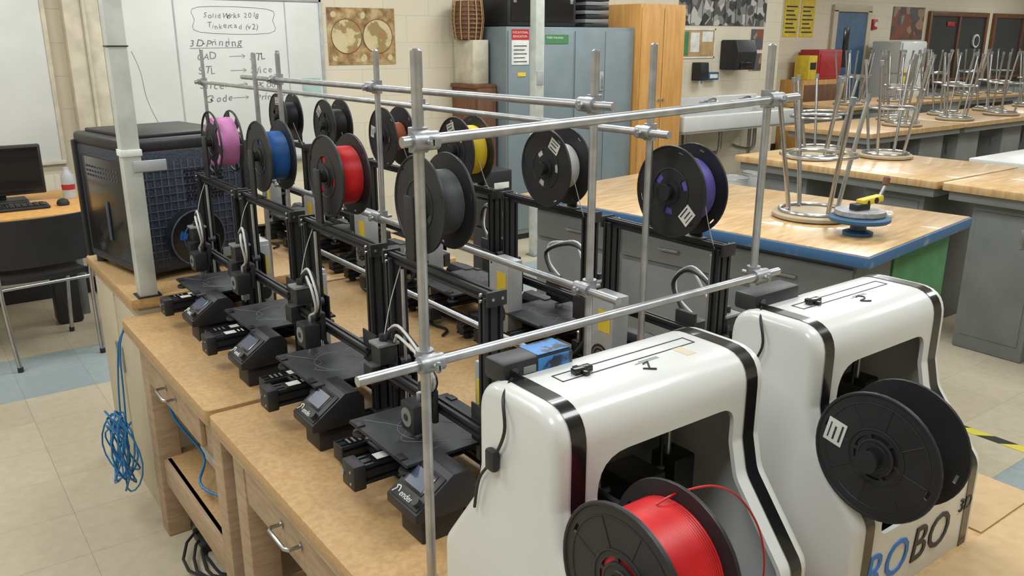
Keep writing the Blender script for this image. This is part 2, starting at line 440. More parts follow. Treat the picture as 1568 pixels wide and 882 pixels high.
b.box((-0.012,0.2,0.12),(-0.006,0.22,0.26),M_texl,0.002)
for j in range(11):
    for k in range(9):
        b.cyl((0.19+0.013*j+(0.0065 if k%2 else 0),-0.0045,0.27+0.0125*k),(0.19+0.013*j+(0.0065 if k%2 else 0),0.001,0.27+0.0125*k),0.0046,M_blkg,6)
for k in range(14): b.box((0.05+k*0.025,-0.0022,0.06),(0.056+k*0.025,0.001,H-0.08),M_texl,0.0005)
for k in range(12): b.box((0.04,-0.003,0.07+k*0.028),(W-0.04,0.0,0.074+k*0.028),M_texl,0.0005)
b.box((0.37,-0.005,0.04),(0.41,0.0,0.1),M_psu,0.001); b.box((0.30,-0.005,0.04),(0.35,0.0,0.075),M_greym,0.001)
b.M=Matrix.Translation((0.19,-0.03,0.14))@Matrix.Rotation(rad(90),4,'Z')
sk={(2,i) for i in range(36) if i%9<3}
b.flange(-0.025,0.003,[0.012,0.03,0.04,0.07,0.1],sk,M_blkg); b.flange(0.022,0.003,[0.012,0.03,0.1],set(),M_blk)
b.lathe([(0.07,-0.022),(0.07,0.022)],(0,0,0),(1,0,0),M_blue); b.cyl((-0.035,0,0),(0.03,0,0),0.014,M_blk); b.ring((-0.026,0,0),(1,0,0),0.055,0.002,M_blue,36,6)
b.ring((-0.025,0,0),(1,0,0),0.098,0.003,M_texl,40,6)
b.M=Matrix()
b.done('enclosed_3d_printer',(0.625,3.0,0.81),rad(10))

b=B()
b.box((0.572,2.818,0.812),(0.627,2.872,3.0),M_pole,0.003)
b.box((0.562,2.812,0.811),(0.637,2.88,0.815),M_blk,0.001)
b.box((0.60,2.812,1.22),(0.70,2.817,1.255),M_psu,0.002)
b.box((0.569,2.815,1.60),(0.630,2.875,1.604),M_blk,0.001)
b.box((0.568,2.814,1.27),(0.631,2.876,1.29),M_paper,0.001)
b.done('service_pole')

# ------------------------------------------------------------------ open frame printers
def open_printer(zg=0.205,hx=-0.04,by=0.0):
    b=B()
    for sx in(-1,1):
        for yy in(-0.13,0.10): b.cyl((sx*0.165,yy,0),(sx*0.165,yy,0.016),0.012,M_blk)
        b.ext('y',(sx*0.165,0.033),-0.155,0.125,0.04,0.036,M_alu)
        b.box((sx*0.165-0.021,-0.158,0.014),(sx*0.165+0.021,-0.153,0.052),M_blk,0.002)
        b.ext('z',(sx*0.172,0.0),0.05,0.43,0.02,0.04,M_alu)
        b.box((sx*0.172-0.014,-0.026,0.05),(sx*0.172+0.014,0.026,0.058),M_blk,0.002)
    b.ext('x',(-0.09,0.035),-0.145,0.145,0.02,0.03,M_alu)
    b.ext('x',(0.075,0.035),-0.145,0.145,0.02,0.03,M_alu)
    b.ext('x',(0.0,0.43),-0.185,0.185,0.02,0.02,M_alu)
    for sx in(-1,1):
        b.box((sx*0.189-0.004,-0.021,0.416),(sx*0.189+0.004,0.021,0.444),M_blk,0.002)
        for zz in(0.424,0.436): b.cyl((sx*0.172,-0.0235,zz),(sx*0.172,-0.02,zz),0.003,M_steel,8)
    for q in(-0.01,0.01): b.cyl((0.193,q,0.43),(0.1945,q,0.43),0.003,M_steel,8)
    b.ext('y',(0.0,0.072),-0.195,0.125,0.04,0.04,M_alu)
    b.box((-0.026,-0.212,0.046),(0.026,-0.185,0.098),M_blk,0.004)
    b.cyl((-0.02,-0.214,0.072),(-0.02,-0.211,0.072),0.006,M_steel,12); b.cyl((0.014,-0.214,0.06),(0.014,-0.211,0.06),0.003,M_steel,8); b.cyl((0.014,-0.214,0.084),(0.014,-0.211,0.084),0.003,M_steel,8)
    b.box((-0.018,-0.165,0.092),(0.018,-0.08,0.0932),M_blkg,0)
    b.box((-0.012,-0.155,0.0932),(0.012,-0.125,0.0936),M_paper,0); b.box((-0.012,-0.118,0.0932),(0.006,-0.114,0.0936),M_paper,0); b.box((-0.012,-0.108,0.0932),(0.010,-0.104,0.0936),M_paper,0)
    b.box((-0.021,0.1,0.02),(0.021,0.142,0.062),M_blk,0.003)
    b.box((-0.18,-0.14,0.0512),(-0.15,-0.06,0.0522),M_blkg,0)
    b.box((-0.177,-0.09,0.0522),(-0.153,-0.065,0.0526),M_paper,0)
    for k in range(3): b.box((-0.177,-0.135+0.012*k,0.0522),(-0.155,-0.13+0.012*k,0.0526),M_greym,0)
    s0=b.M; b.M=Matrix.Translation((0,by,0))
    b.box((-0.10,-0.03,0.098),(0.10,0.0,0.102),M_blk,0.001); b.box((-0.06,-0.10,0.096),(0.06,0.07,0.1),M_blk,0.001)
    for sx in(-1,1):
        for yy in(-0.12,0.085):
            b.cyl((sx*0.095,yy,0.1),(sx*0.095,yy,0.118),0.004,M_steel,8); b.lathe([(0.006,0),(0.016,0.002),(0.018,0.006),(0.016,0.011),(0.006,0.012)],(sx*0.095,yy,0.094),(0,0,1),M_blk,18)
    b.box((-0.1175,-0.135,0.117),(0.1175,0.1,0.121),M_blk,0.001); b.box((-0.117,-0.134,0.121),(0.117,0.099,0.1235),M_bed,0.001)
    b.ring((0.0,-0.02,0.1236),(0,0,1),0.06,0.0005,M_greym,40,4)
    b.tube([(-0.1,-0.11,0.1237),(-0.02,-0.06,0.1237),(0.03,-0.09,0.1237),(0.1,0.02,0.1237)],0.0005,M_greym,4,smooth=6)
    b.tube([(-0.08,0.07,0.1237),(-0.03,0.0,0.1237),(0.05,0.04,0.1237),(0.09,-0.06,0.1237)],0.0005,M_greym,4,smooth=6)
    for sx in(-1,1):
        for yy in(-0.128,0.09): b.box((sx*0.085-0.012,yy-0.008,0.1235),(sx*0.085+0.012,yy+0.008,0.127),M_blk,0.001)
    b.M=s0
    b.ext('x',(-0.032,zg),-0.17,0.19,0.02,0.02,M_alu)
    for sx in(-1,1):
        b.box((sx*0.172-0.032,-0.024,zg-0.035),(sx*0.172+0.032,-0.02,zg+0.04),M_blk,0.003)
        b.box((sx*0.172-0.032,0.022,zg-0.03),(sx*0.172+0.032,0.026,zg+0.035),M_blk,0.003)
        for zz in(-0.022,0.022):
            for xo in(-0.02,0.02): b.cyl((sx*0.172+xo,-0.012,zg+zz),(sx*0.172+xo,0.012,zg+zz),0.0115,M_blk,14)
    b.box((-0.215,-0.065,zg-0.03),(-0.175,-0.024,zg+0.012),M_blk,0.003)
    b.box((-0.185,-0.06,zg+0.025),(-0.143,-0.018,zg+0.065),M_blk,0.003); b.box((-0.187,-0.064,zg+0.065),(-0.14,-0.014,zg+0.072),M_greym,0.002)
    b.cyl((-0.165,-0.04,zg+0.07),(-0.165,-0.04,zg+0.086),0.009,M_blk,16)
    b.cyl((-0.145,-0.035,zg+0.08),(-0.125,-0.035,zg+0.08),0.005,M_blk)
    b.cyl((-0.145,0.0,0.09),(-0.145,0.0,0.41),0.004,M_steel,10); b.cyl((-0.145,0,0.088),(-0.145,0,0.112),0.01,M_steel,12)
    b.box((-0.16,0.025,0.02),(-0.118,0.067,0.06),M_blk,0.003); b.box((-0.158,-0.012,0.05),(-0.13,0.02,0.09),M_blk,0.003)
    b.box((hx-0.03,-0.056,zg-0.03),(hx+0.03,-0.043,zg+0.04),M_blk,0.004)
    b.box((hx-0.026,-0.098,zg-0.045),(hx+0.026,-0.056,zg+0.015),M_blk,0.005)
    b.cyl((hx,-0.0995,zg-0.013),(hx,-0.097,zg-0.013),0.019,M_greym,20); b.cyl((hx,-0.101,zg-0.013),(hx,-0.098,zg-0.013),0.007,M_blk,12)
    b.box((hx-0.008,-0.08,zg-0.066),(hx+0.008,-0.06,zg-0.05),M_steel,0.001); b.cyl((hx,-0.07,zg-0.066),(hx,-0.07,zg-0.074),0.004,M_steel,10,0.001)
    b.cyl((hx,-0.07,zg+0.015),(hx,-0.07,zg+0.03),0.005,M_steel,10)
    b.tube([(-0.125,-0.035,zg+0.08),(-0.09,-0.05,zg+0.10),(-0.02,-0.08,zg+0.13),(hx+0.07,-0.09,zg+0.11),(hx+0.06,-0.08,zg+0.06),(hx,-0.07,zg+0.03)],0.003,M_wfil,8,smooth=6)
    b.tube([(hx+0.01,-0.06,zg+0.02),(hx+0.07,-0.075,zg+0.085),(-0.03,-0.065,zg+0.135),(-0.12,-0.05,zg+0.105),(-0.19,-0.02,zg+0.03),(-0.19,0.03,0.1),(-0.15,0.07,0.04)],0.005,M_blk,8,smooth=6)
    b.tube([(hx+0.01,-0.06,zg+0.021),(hx+0.075,-0.08,zg+0.088),(-0.03,-0.07,zg+0.143),(-0.11,-0.055,zg+0.114)],0.003,M_wfil,8,smooth=6)
    b.tube([(0.14,0.06,0.05),(0.1,0.1,0.01),(0.0,0.13,0.006),(-0.08,0.12,0.006),(-0.12,0.16,0.006)],0.004,M_blk,6,smooth=5)
    b.tube([(-0.165,-0.04,zg+0.07),(-0.16,-0.02,zg+0.16),(-0.155,0.02,0.46),(-0.155,0.045,0.53)],0.0011,M_wfil,6,smooth=6)
    b.box((0.07,0.032,0.06),(0.155,0.084,0.27),M_psu,0.003)
    for (ya,yb) in ((0.0305,0.032),(0.084,0.0855)):
        ym=(ya+yb)/2
        b.box((0.078,ya,0.18),(0.12,yb,0.235),M_yellow,0); b.cyl((0.112,ya,0.115),(0.112,yb,0.115),0.03,M_blk,24)
        for rr in (0.022,0.012): b.ring((0.112,ya if ya<0.05 else yb,0.115),(0,1,0),rr,0.0014,M_steel,20,5)
        for zz in (0.075,0.255): b.cyl((0.148,ya,zz),(0.148,yb,zz),0.003,M_blk,8)
    b.box((0.1555,0.04,0.16),(0.157,0.075,0.23),M_yellow,0)
    b.box((0.16,0.03,0.06),(0.165,0.08,0.26),M_psu,0.001); b.box((0.165,0.036,0.17),(0.1658,0.072,0.225),M_yellow,0)
    b.cyl((0.165,0.055,0.11),(0.1665,0.055,0.11),0.02,M_blk,20)
    pr=round_poly([(-0.165,0.004),(-0.165,0.022),(-0.085,0.078),(-0.055,0.078),(-0.04,0.06),(-0.04,0.004)],0.004,2)
    b.M=Matrix.Translation((0.152,-0.012,0))
    b.prism([(p[0]-0.005,p[1]+0.05) for p in pr],'x',-0.055,0.05,M_blk,0.003,2)
    b.box((-0.04,-0.15,0.0),(0.035,-0.06,0.055),M_blk,0.004)
    b.M=b.M@Matrix.Translation((0.0,-0.13,0.1))@Matrix.Rotation(rad(35),4,'X')
    b.box((-0.044,-0.044,-0.002),(0.046,0.034,0.0035),M_alu,0.002)
    b.box((-0.04,-0.018,0.003),(0.03,0.03,0.0050),M_blkg,0.001); b.box((-0.034,-0.012,0.0048),(0.024,0.024,0.0056),M_screen,0)
    b.cyl((0.036,-0.03,0.003),(0.036,-0.03,0.014),0.008,M_blk,16)
    b.text('ender',0.017,Matrix.Translation((-0.022,-0.038,0.0038)),M_paper,0.0003,0.2)
    b.tube([(-0.042,-0.04,0.004),(-0.036,-0.03,0.004),(-0.04,-0.026,0.004),(-0.03,-0.024,0.004),(-0.026,-0.034,0.004)],0.0014,M_paper,5,smooth=3)
    b.M=Matrix()
    b.box((-0.12,-0.014,0.438),(-0.06,0.014,0.443),M_blk,0.001); b.box((-0.108,-0.012,0.438),(-0.072,-0.004,0.57),M_blk,0.004)
    b.cyl((-0.09,-0.01,0.55),(-0.09,0.105,0.55),0.0125,M_blk,20); b.cyl((-0.09,0.1,0.55),(-0.09,0.106,0.55),0.018,M_blk,20)
    return b.mesh('open_frame_printer')
ME_open=open_printer(0.205,-0.04,0.0); ME_open2=open_printer(0.185,0.03,-0.015); ME_open3=open_printer(0.225,-0.06,0.02)
def spool_mesh(name,fm,R=0.1,w=0.068,rf=0.07,style=0,label=False,hub=0.026):
    b=B()
    if style==0:
        rr=[0.0135,0.03,0.034,0.052,0.058,0.086,0.09,R]; sk={(5,i) for i in range(36) if i%12==0}|{(2,i) for i in range(36) if i%12 in(4,5,6)}
    elif style==1:
        rr=[0.0135,0.020,0.034,0.040,0.06,0.08,0.086,R]; sk={(1,i) for i in range(36) if i%6<5}|{(5,i) for i in range(36) if i%18==0}
    else:
        rr=[0.0135,0.028,0.05,0.06,0.092,R]; sk={(3,i) for i in range(36) if i%6<4}
    b.flange(-w/2,0.003,rr,sk,M_blk,36); b.flange(w/2-0.003,0.003,rr,sk,M_blk,36)
    for x in(-w/2,w/2):
        b.ring((x,0,0),(1,0,0),R-0.002,0.0028,M_blk,48,6)
        b.ring((x,0,0),(1,0,0),0.05 if style==0 else 0.042,0.0018,M_blk,36,5)
        b.ring((x,0,0),(1,0,0),0.017,0.004,M_blk,24,6)
        if style==1:
            b.ring((x,0,0),(1,0,0),0.080,0.0012,M_blk,44,5); b.ring((x,0,0),(1,0,0),0.026,0.003,M_blk,28,5)
            for k in range(8):
                a=2*math.pi*k/8; b.cyl((x,0.044*math.cos(a),0.044*math.sin(a)),(x,0.079*math.cos(a),0.079*math.sin(a)),0.0012,M_blk,6)
    b.lathe([(0.0135,-w/2-0.002),(hub,-w/2-0.002),(hub,w/2+0.002),(0.0135,w/2+0.002)],(0,0,0),(1,0,0),M_blk,32)
    pr=[];n=24
    for i in range(n*4+1):
        t=i/(n*4); pr.append((rf+0.0009*abs(math.sin(t*n*math.pi)),-w/2+0.0032+t*(w-0.0064)))
    b.lathe([(hub,-w/2+0.0032)]+pr+[(hub,w/2-0.0032)],(0,0,0),(1,0,0),fm,48)
    if label:
        b.box((-w/2-0.0016,0.052,-0.018),(-w/2-0.0004,0.082,0.02),M_paper); b.box((-w/2-0.002,0.056,-0.012),(-w/2-0.0015,0.059,0.016),M_inkd); b.box((-w/2-0.002,0.066,-0.012),(-w/2-0.0015,0.069,0.01),M_inkd)
        b.box((-w/2-0.002,0.075,-0.012),(-w/2-0.0015,0.077,0.014),M_inkd)
    return b.mesh(name)
def spool(fm,loc,rx=0,rz=0,**k):
    me=spool_mesh('filament_spool',fm,**k); o=inst('filament_spool',me,loc); o.rotation_euler=(rad(rx),0,rad(rz)); return o
LY=[1.32,1.755,2.195,2.61]
for y,fm,st,me,rf in zip(LY,[M_grey,M_red,M_blue,M_pink],[0,0,0,2],[ME_open2,ME_open,ME_open3,ME_open],[0.064,0.068,0.066,0.075]):
    inst('open_frame_printer',me,(0.80,y,TZ),rad(-90))
    spool(fm,(0.80+0.048,y+0.09,TZ+0.55),rx=random.randint(0,90),style=st,rf=rf,R=0.097)
RY=[1.31,1.735,2.155,2.60,3.06,3.52]
for y,fm,rf,me,rx in zip(RY,[M_pur,M_wfil,M_yel,M_org,M_bfil,M_bfil],[0.068,0.056,0.07,0.045,0.06,0.06],[ME_open,ME_open2,ME_open3,ME_open,ME_open2,ME_open],[-140,120,70,10,50,90]):
    inst('open_frame_printer',me,(1.40,y,TZ),rad(90))
    spool(fm,(1.40-0.048,y-0.09,TZ+0.55),rx=rx,style=0,label=True,rf=rf,R=0.098)

# ------------------------------------------------------------------ white arch printers
WX,HZ=0.385,0.445
prof0=[(-0.18,0),(0.18,0),(0.18,0.16),(0.098,0.27),(0.086,0.32),(0.086,HZ),(-0.08,HZ),(-0.08,0.32),(-0.092,0.27),(-0.18,0.16)]
rads=[0,0,0.04,0.05,0.03,0.05,0.05,0.03,0.05,0.04]
PROF=round_poly(prof0,rads,7)
OX0,OX1=0.066,WX-0.066
def arch_shell():
    a=B(); a.prism(PROF,'x',0,WX,M_white,0.016,4)
    o=a.done('tmp_a')
    c=B(); inner=offset_poly(PROF,-0.007); inner=[(p[0],(p[1] if p[1]>0.02 else -0.02)) for p in inner]
    c.prism(inner,'x',0.007,WX-0.007,M_white); oc=c.done('tmp_c')
    e=B(); e.prism(round_poly([(OX0,0.125),(OX1,0.125),(OX1,0.375),(OX0,0.375)],[0.02,0.02,0.03,0.05],6),'y',-0.3,0.0,M_white); oe=e.done('tmp_e')
    for cut in(oc,oe):
        m=o.modifiers.new('b','BOOLEAN'); m.operation='DIFFERENCE'; m.object=cut; m.solver='EXACT'
    dg=bpy.context.evaluated_depsgraph_get(); dg.update()
    me=D.meshes.new_from_object(o.evaluated_get(dg))
    for q in(o,oc,oe): D.objects.remove(q)
    return me
ME_shell=arch_shell()
SPY,SPZ=-0.192,0.288
def arch_printer(name,loc,num,rz=0):
    b=B(); b.mesh_add(ME_shell,M_white)
    out=offset_poly(PROF,0.0012); n=len(out)
    for(xa,xb) in((0.022,0.045),(WX-0.045,WX-0.022)):
        vs=[];fs=[]
        for p in out: vs+=[(xa,p[0],p[1]),(xb,p[0],p[1])]
        for i in range(n):
            j=(i+1)%n
            if out[i][1]<0.003 and out[j][1]<0.003: continue
            fs.append([2*i,2*j,2*j+1,2*i+1])
        b.add(vs,fs,M_blkg)
    xs0,xs1=0.075,WX-0.065
    b.box((xs0,0.0,HZ-0.0005),(xs1,0.0015,HZ+0.0008),M_blk); b.box((xs0,0.022,HZ-0.0005),(xs1,0.0235,HZ+0.0008),M_blk)
    b.box((xs0,0.0,HZ-0.0005),(xs0+0.0015,0.0235,HZ+0.0008),M_blk); b.box((xs1-0.0015,0.0,HZ-0.0005),(xs1,0.0235,HZ+0.0008),M_blk)
    b.box((0.1,0.004,HZ),(0.13,0.016,HZ+0.009),M_blkg,0.002); b.box((0.11,-0.004,HZ),(0.118,0.024,HZ+0.006),M_blkg,0.001)
    # hand-written number on the crown
    s0=b.M; b.M=Matrix.Translation((0.195,-0.034,HZ-0.0002))@Matrix.Rotation(rad(-38),4,'Z')
    if num=='1':
        b.tube([(-0.007,0.016,0.001),(0.0,0.026,0.001),(0.0,0.0,0.001)],0.0013,M_inkd,6); b.tube([(-0.009,0.0,0.001),(0.009,0.0,0.001)],0.0013,M_inkd,6)
    else:
        b.tube([(-0.008,0.020,0.001),(-0.002,0.027,0.001),(0.006,0.022,0.001),(0.003,0.012,0.001),(-0.008,0.0,0.001),(0.010,0.001,0.001)],0.0013,M_inkd,6,smooth=4)
    b.M=s0
    b.box((0.19,-0.012,HZ-0.0002),(0.235,-0.0108,HZ+0.0006),M_greym); b.box((0.20,-0.008,HZ-0.0002),(0.235,-0.0068,HZ+0.0006),M_greym)
    if num=='1': b.box((0.272,-0.03,HZ-0.001),(0.29,0.0,HZ+0.0004),M_stain,0)
    b.lathe([(0.0005,0),(0.008,0.0005),(0.011,0.0)],(-0.0008,-0.03,0.10),(1,0,0),M_stain,9); b.lathe([(0.0005,0),(0.004,0.0005),(0.006,0.0)],(-0.0008,0.05,0.13),(1,0,0),M_stain,7)
    F=Matrix.Translation((0.03,-0.181,0.035))@WALLTXT
    b.text('RO',0.09,F,M_logo,0.001,0.15); b.text('BO',0.09,Matrix.Translation((0.165,-0.181,0.035))@WALLTXT,M_blk,0.001,0.15)
    b.text('3D',0.035,Matrix.Translation((0.318,-0.181,0.075))@WALLTXT,M_blk,0.001,0.15)
    for (yy,zz) in((-0.15,0.03),(0.15,0.03)): b.cyl((-0.0015,yy,zz),(0.001,yy,zz),0.006,M_steel,12)
    for xx in(0.075,WX-0.075): b.cyl((xx,0.03,0.01),(xx,0.03,HZ-0.012),0.0045,M_steel,12); b.cyl((xx+(0.014 if xx<0.2 else -0.014),0.03,0.01),(xx+(0.014 if xx<0.2 else -0.014),0.03,HZ-0.012),0.0035,M_blk,10)
    for zz in(0.2,0.24): b.cyl((0.03,0.03,zz),(WX-0.03,0.03,zz),0.0045,M_steel,12)
    for xx in (0.05,0.30): b.box((xx-0.02 if xx<0.2 else xx,0.005,0.185),(xx+0.045,0.055,0.26),M_blk,0.004)
    b.box((0.19,-0.02,0.17),(0.255,0.05,0.27),M_blk,0.005); b.cyl((0.22,-0.024,0.22),(0.22,-0.018,0.22),0.022,M_greym,20)
    b.cyl((0.22,0,0.15),(0.22,0,0.17),0.006,M_steel)
    b.cyl((0.16,0.045,0.02),(0.16,0.045,HZ-0.012),0.005,M_blk,10); b.cyl((0.19,0.05,0.02),(0.19,0.05,HZ-0.012),0.004,M_steel,10)
    b.box((0.07,-0.13,0.09),(WX-0.07,0.13,0.098),M_bed,0.002); b.box((0.015,-0.165,0.01),(WX-0.015,0.165,0.06),M_blk,0.004)
    b.cyl((-0.026,SPY,SPZ),(0.115,SPY,SPZ),0.0115,M_blk,18); b.cyl((-0.030,SPY,SPZ),(-0.025,SPY,SPZ),0.017,M_blk,20)
    b.box((0.098,SPY-0.015,SPZ-0.015),(0.108,0.035,SPZ+0.015),M_blk,0.003)
    b.box((0.018,0.05,HZ-0.01),(0.135,0.095,HZ+0.02),M_blk,0.006)
    b.cyl((0.035,0.049,HZ+0.006),(0.035,0.052,HZ+0.006),0.007,M_blkg,16)
    if num=='1':
        b.box((0.074,0.0485,HZ-0.004),(0.132,0.051,HZ+0.016),M_blues,0.001); b.box((0.075,0.052,HZ+0.0195),(0.132,0.093,HZ+0.0206),M_blues,0.0005); b.box((0.05,0.0482,HZ+0.0),(0.07,0.0505,HZ+0.01),M_greym,0.001)
    b.tube([(0.03,0.048,HZ),(0.0,0.025,HZ-0.01),(-0.008,0.012,HZ-0.05),(-0.006,0.04,HZ-0.1),(-0.007,0.07,HZ-0.14),(-0.006,0.084,HZ-0.19)],0.0022,M_blk,6,smooth=6)
    b.box((-0.013,0.03,HZ-0.115),(-0.001,0.05,HZ-0.085),M_blk,0.004)
    return b.done(name,loc,rz)
arch_printer('white_arch_3d_printer',(0.558,0.75,TZ),'1')
arch_printer('white_arch_3d_printer',(1.06,0.75,TZ),'2')
spool(M_red,(0.558+0.043,0.75+SPY,TZ+SPZ),rx=20,w=0.085,R=0.096,rf=0.076,style=1)
spool(M_bfil,(1.06+0.036,0.75+SPY,TZ+SPZ),rx=12,w=0.08,R=0.096,rf=0.04,style=1,label=True)
b=B(); b.tube([(0.615,0.565,1.126),(0.644,0.56,1.133),(0.70,0.555,1.125),(0.751,0.555,1.09),(0.795,0.555,1.03),(0.82,0.56,0.96),(0.825,0.575,0.90),(0.80,0.62,0.875)],0.0013,M_red,6,smooth=8); b.done('filament_strand')

# ------------------------------------------------------------------ rod rack
b=B(); RR=0.0078
poles=[(0.59,1.02,1.603),(1.39,1.045,1.607),(1.05,1.17,1.598),(1.05,2.02,1.59),(1.28,1.25,1.608),(1.28,2.19,1.585),(1.05,2.70,1.575),(1.0,2.78,1.575),(1.28,3.29,1.575),(1.2,4.0,1.575)]
for (x,y,ZT) in poles:
    b.cyl((x,y,TZ+0.002),(x,y,ZT),RR,M_steel,20); b.lathe([(RR,0),(RR,0.003),(0.004,0.006)],(x,y,ZT),(0,0,1),M_steel,20)
    b.lathe([(0.018,0),(0.018,0.004),(0.014,0.007),(0.013,0.02),(RR,0.02)],(x,y,TZ),(0,0,1),M_clamp,24)
def rail(p,q): b.cyl(p,q,RR,M_steel,20)
def clamp(x,y,z,ax):
    o=2*RR+0.001
    u=Vector((1,0,0)) if ax=='x' else Vector((0,1,0)); v=Vector((0,-1,0)) if ax=='x' else Vector((-1,0,0))
    c=Vector((x,y,z))
    b.cyl(c-Vector((0,0,0.017)),c+Vector((0,0,0.017)),RR+0.006,M_clamp,20)
    cc=c+v*o
    b.cyl(cc-u*0.02,cc+u*0.02,RR+0.0055,M_clamp,20)
    b.box(c+v*o*0.5-Vector((0.012,0.012,0.014)),c+v*o*0.5+Vector((0.012,0.012,0.014)),M_clamp,0.004)
    b.cyl(cc,cc+v*0.026,0.0045,M_clamp,10); b.cyl(c-v*0.008,c-v*0.026,0.0045,M_clamp,10)
    b.box(cc+v*0.022-Vector((0.004,0.004,0.009)),cc+v*0.022+Vector((0.004,0.004,0.009)),M_clamp,0.003)
OF=2*RR+0.001
rail((0.555,1.02-OF,1.487),(1.46,1.045-OF,1.512)); clamp(0.59,1.02,1.487,'x'); clamp(1.39,1.045,1.51,'x')
rail((0.47,1.02-OF,1.160),(1.45,1.045-OF,1.156)); clamp(0.59,1.02,1.160,'x'); clamp(1.39,1.045,1.156,'x')
rail((1.05-OF,1.10,1.507),(1.05-OF,3.0,1.495)); clamp(1.05,1.17,1.507,'y'); clamp(1.05,2.02,1.502,'y'); clamp(1.05,2.70,1.497,'y')
rail((1.05-OF,1.07,1.156),(1.05-OF,2.78,1.156)); clamp(1.05,1.17,1.156,'y'); clamp(1.05,2.02,1.156,'y'); clamp(1.05,2.70,1.156,'y')
rail((1.05-OF,1.10,0.98),(1.05-OF,2.6,0.98)); clamp(1.05,1.17,0.98,'y'); clamp(1.05,2.02,0.98,'y')
rail((1.28-OF,1.18,1.436),(1.2-OF,4.05,1.436)); clamp(1.28,1.25,1.436,'y'); clamp(1.28,2.19,1.436,'y'); clamp(1.2,4.0,1.436,'y')
b.done('metal_rod_rack')

# ------------------------------------------------------------------ cables under table
b=B()
for k in range(12):
    R=0.075+0.045*random.random(); tl=random.uniform(-0.5,0.5)
    c=Vector((0.475-0.004*k,2.85+0.03*random.uniform(-1,1),0.27+0.05*random.random())); pts=[]
    for i in range(20):
        t=2*math.pi*i/20; y_=R*0.85*math.cos(t); z_=1.2*R*math.sin(t)
        pts.append(c+Vector((0.02*math.sin(2*t+k),y_*math.cos(tl)-z_*math.sin(tl),y_*math.sin(tl)+z_*math.cos(tl))))
    b.tube(pts,0.003,M_cabb,6,closed=True)
b.tube([(0.47,2.80,0.36),(0.475,2.79,0.5),(0.485,2.80,0.66),(0.51,2.81,0.73)],0.003,M_cabb,6,smooth=6)
b.tube([(0.47,2.88,0.36),(0.48,2.89,0.5),(0.49,2.84,0.66),(0.51,2.81,0.72)],0.003,M_cabb,6,smooth=6)
b.done('ethernet_cable_coil')
b=B()
for k in range(9):
    x=0.60+0.04*k
    b.tube([(x,2.66-0.08*k,0.70),(x-0.03,2.6-0.08*k,0.5),(x+0.03,2.5-0.1*k,0.36),(x-0.02,2.35-0.05*k,0.33),(x+0.1,2.15,0.31)],0.0045,M_blk if k%3 else M_cabb,6,smooth=6)
b.box((0.62,2.1,0.292),(0.74,2.25,0.33),M_blk,0.008); b.box((0.66,2.4,0.292),(0.7,2.65,0.33),M_paper,0.006)
b.done('power_cables')
b=B()
for k in range(4):
    R=0.07+0.02*k
    b.tube([(0.66+R*math.cos(t*0.42)+0.012*math.sin(k+t),2.44+R*1.5*math.sin(t*0.42),0.008+0.010*k+0.005*math.sin(t*2+k)) for t in range(15)],0.005,M_blk,6,closed=True)
b.box((0.60,2.52,0.0),(0.66,2.64,0.035),M_blk,0.006)
b.done('extension_cord')
bm=bmesh.new(); bmesh.ops.create_icosphere(bm,subdivisions=4,radius=0.14)
for v in bm.verts:
    n_=math.sin(v.co.x*60+v.co.y*40)*math.cos(v.co.z*55+v.co.x*30); v.co*=0.9+0.12*n_; v.co.z=max(v.co.z*0.8,-0.07)
b=B(); b.bm_add(bm,M_plasticbag); b.done('plastic_bag',(0.74,1.62,0.361))

# ------------------------------------------------------------------ workbench with blue edge
def bench(loc,rz,w,l,h,name,top,edge,base,endm=None):
    b=B()
    b.box((0.004,0.004,h-0.044),(w-0.004,l-0.004,h-0.004),edge,0.004)
    b.box((0.012,0.012,h-0.006),(w-0.012,l-0.012,h),top,0.002)
    i=0.07
    b.box((i,i,0.0),(w-i,l-i,h-0.044),base,0.004)
    n=max(2,int(l/0.45)); s=(l-2*i)/n
    for k in range(n):
        y0=i+k*s+0.01;y1=i+(k+1)*s-0.01
        b.box((i-0.012,y0,0.09),(i,y1,h-0.22),base,0.004); b.box((i-0.012,y0,h-0.2),(i,y1,h-0.07),base,0.004)
        b.box((i-0.03,(y0+y1)/2-0.05,h-0.14),(i-0.012,(y0+y1)/2+0.05,h-0.13),M_steel,0.002)
    if endm: b.box((i+0.3,i-0.01,0.02),(w-i-0.005,i,h-0.06),endm,0.003)
    return b.done(name,loc,rz)
bench((2.61,1.49,0),rad(7.5),1.0,1.72,0.91,'workbench',M_bench,M_bluep,M_greym,M_greenp)
def stool(h=0.6):
    b=B()
    b.lathe([(0.02,0),(0.155,0.0),(0.165,0.006),(0.165,0.018),(0.155,0.024),(0.02,0.024)],(0,0,0),(0,0,1),M_seat,36)
    b.ring((0,0,0.03),(0,0,1),0.135,0.008,M_chrome,36,8)
    for k in range(4):
        a=rad(45+90*k); c,s_=math.cos(a),math.sin(a)
        b.tube([(0.115*c,0.115*s_,0.03),(0.12*c,0.12*s_,0.08),(0.195*c,0.195*s_,h-0.02)],0.0095,M_chrome,10,smooth=4)
        b.cyl((0.194*c,0.194*s_,h-0.03),(0.197*c,0.197*s_,h),0.012,M_greym,12)
    b.ring((0,0,h*0.52),(0,0,1),0.150,0.007,M_chrome,36,8)
    return b.mesh('stool')
ME_stool=stool(0.6); ME_stool_s=stool(0.5)
inst('stool',ME_stool_s,(3.05,2.02,0.911),rad(20))
b=B()
b.lathe([(0.02,0),(0.055,0),(0.055,0.012),(0.03,0.02),(0.028,0.045),(0.03,0.05)],(0,0,0),(0,0,1),M_vise,28)
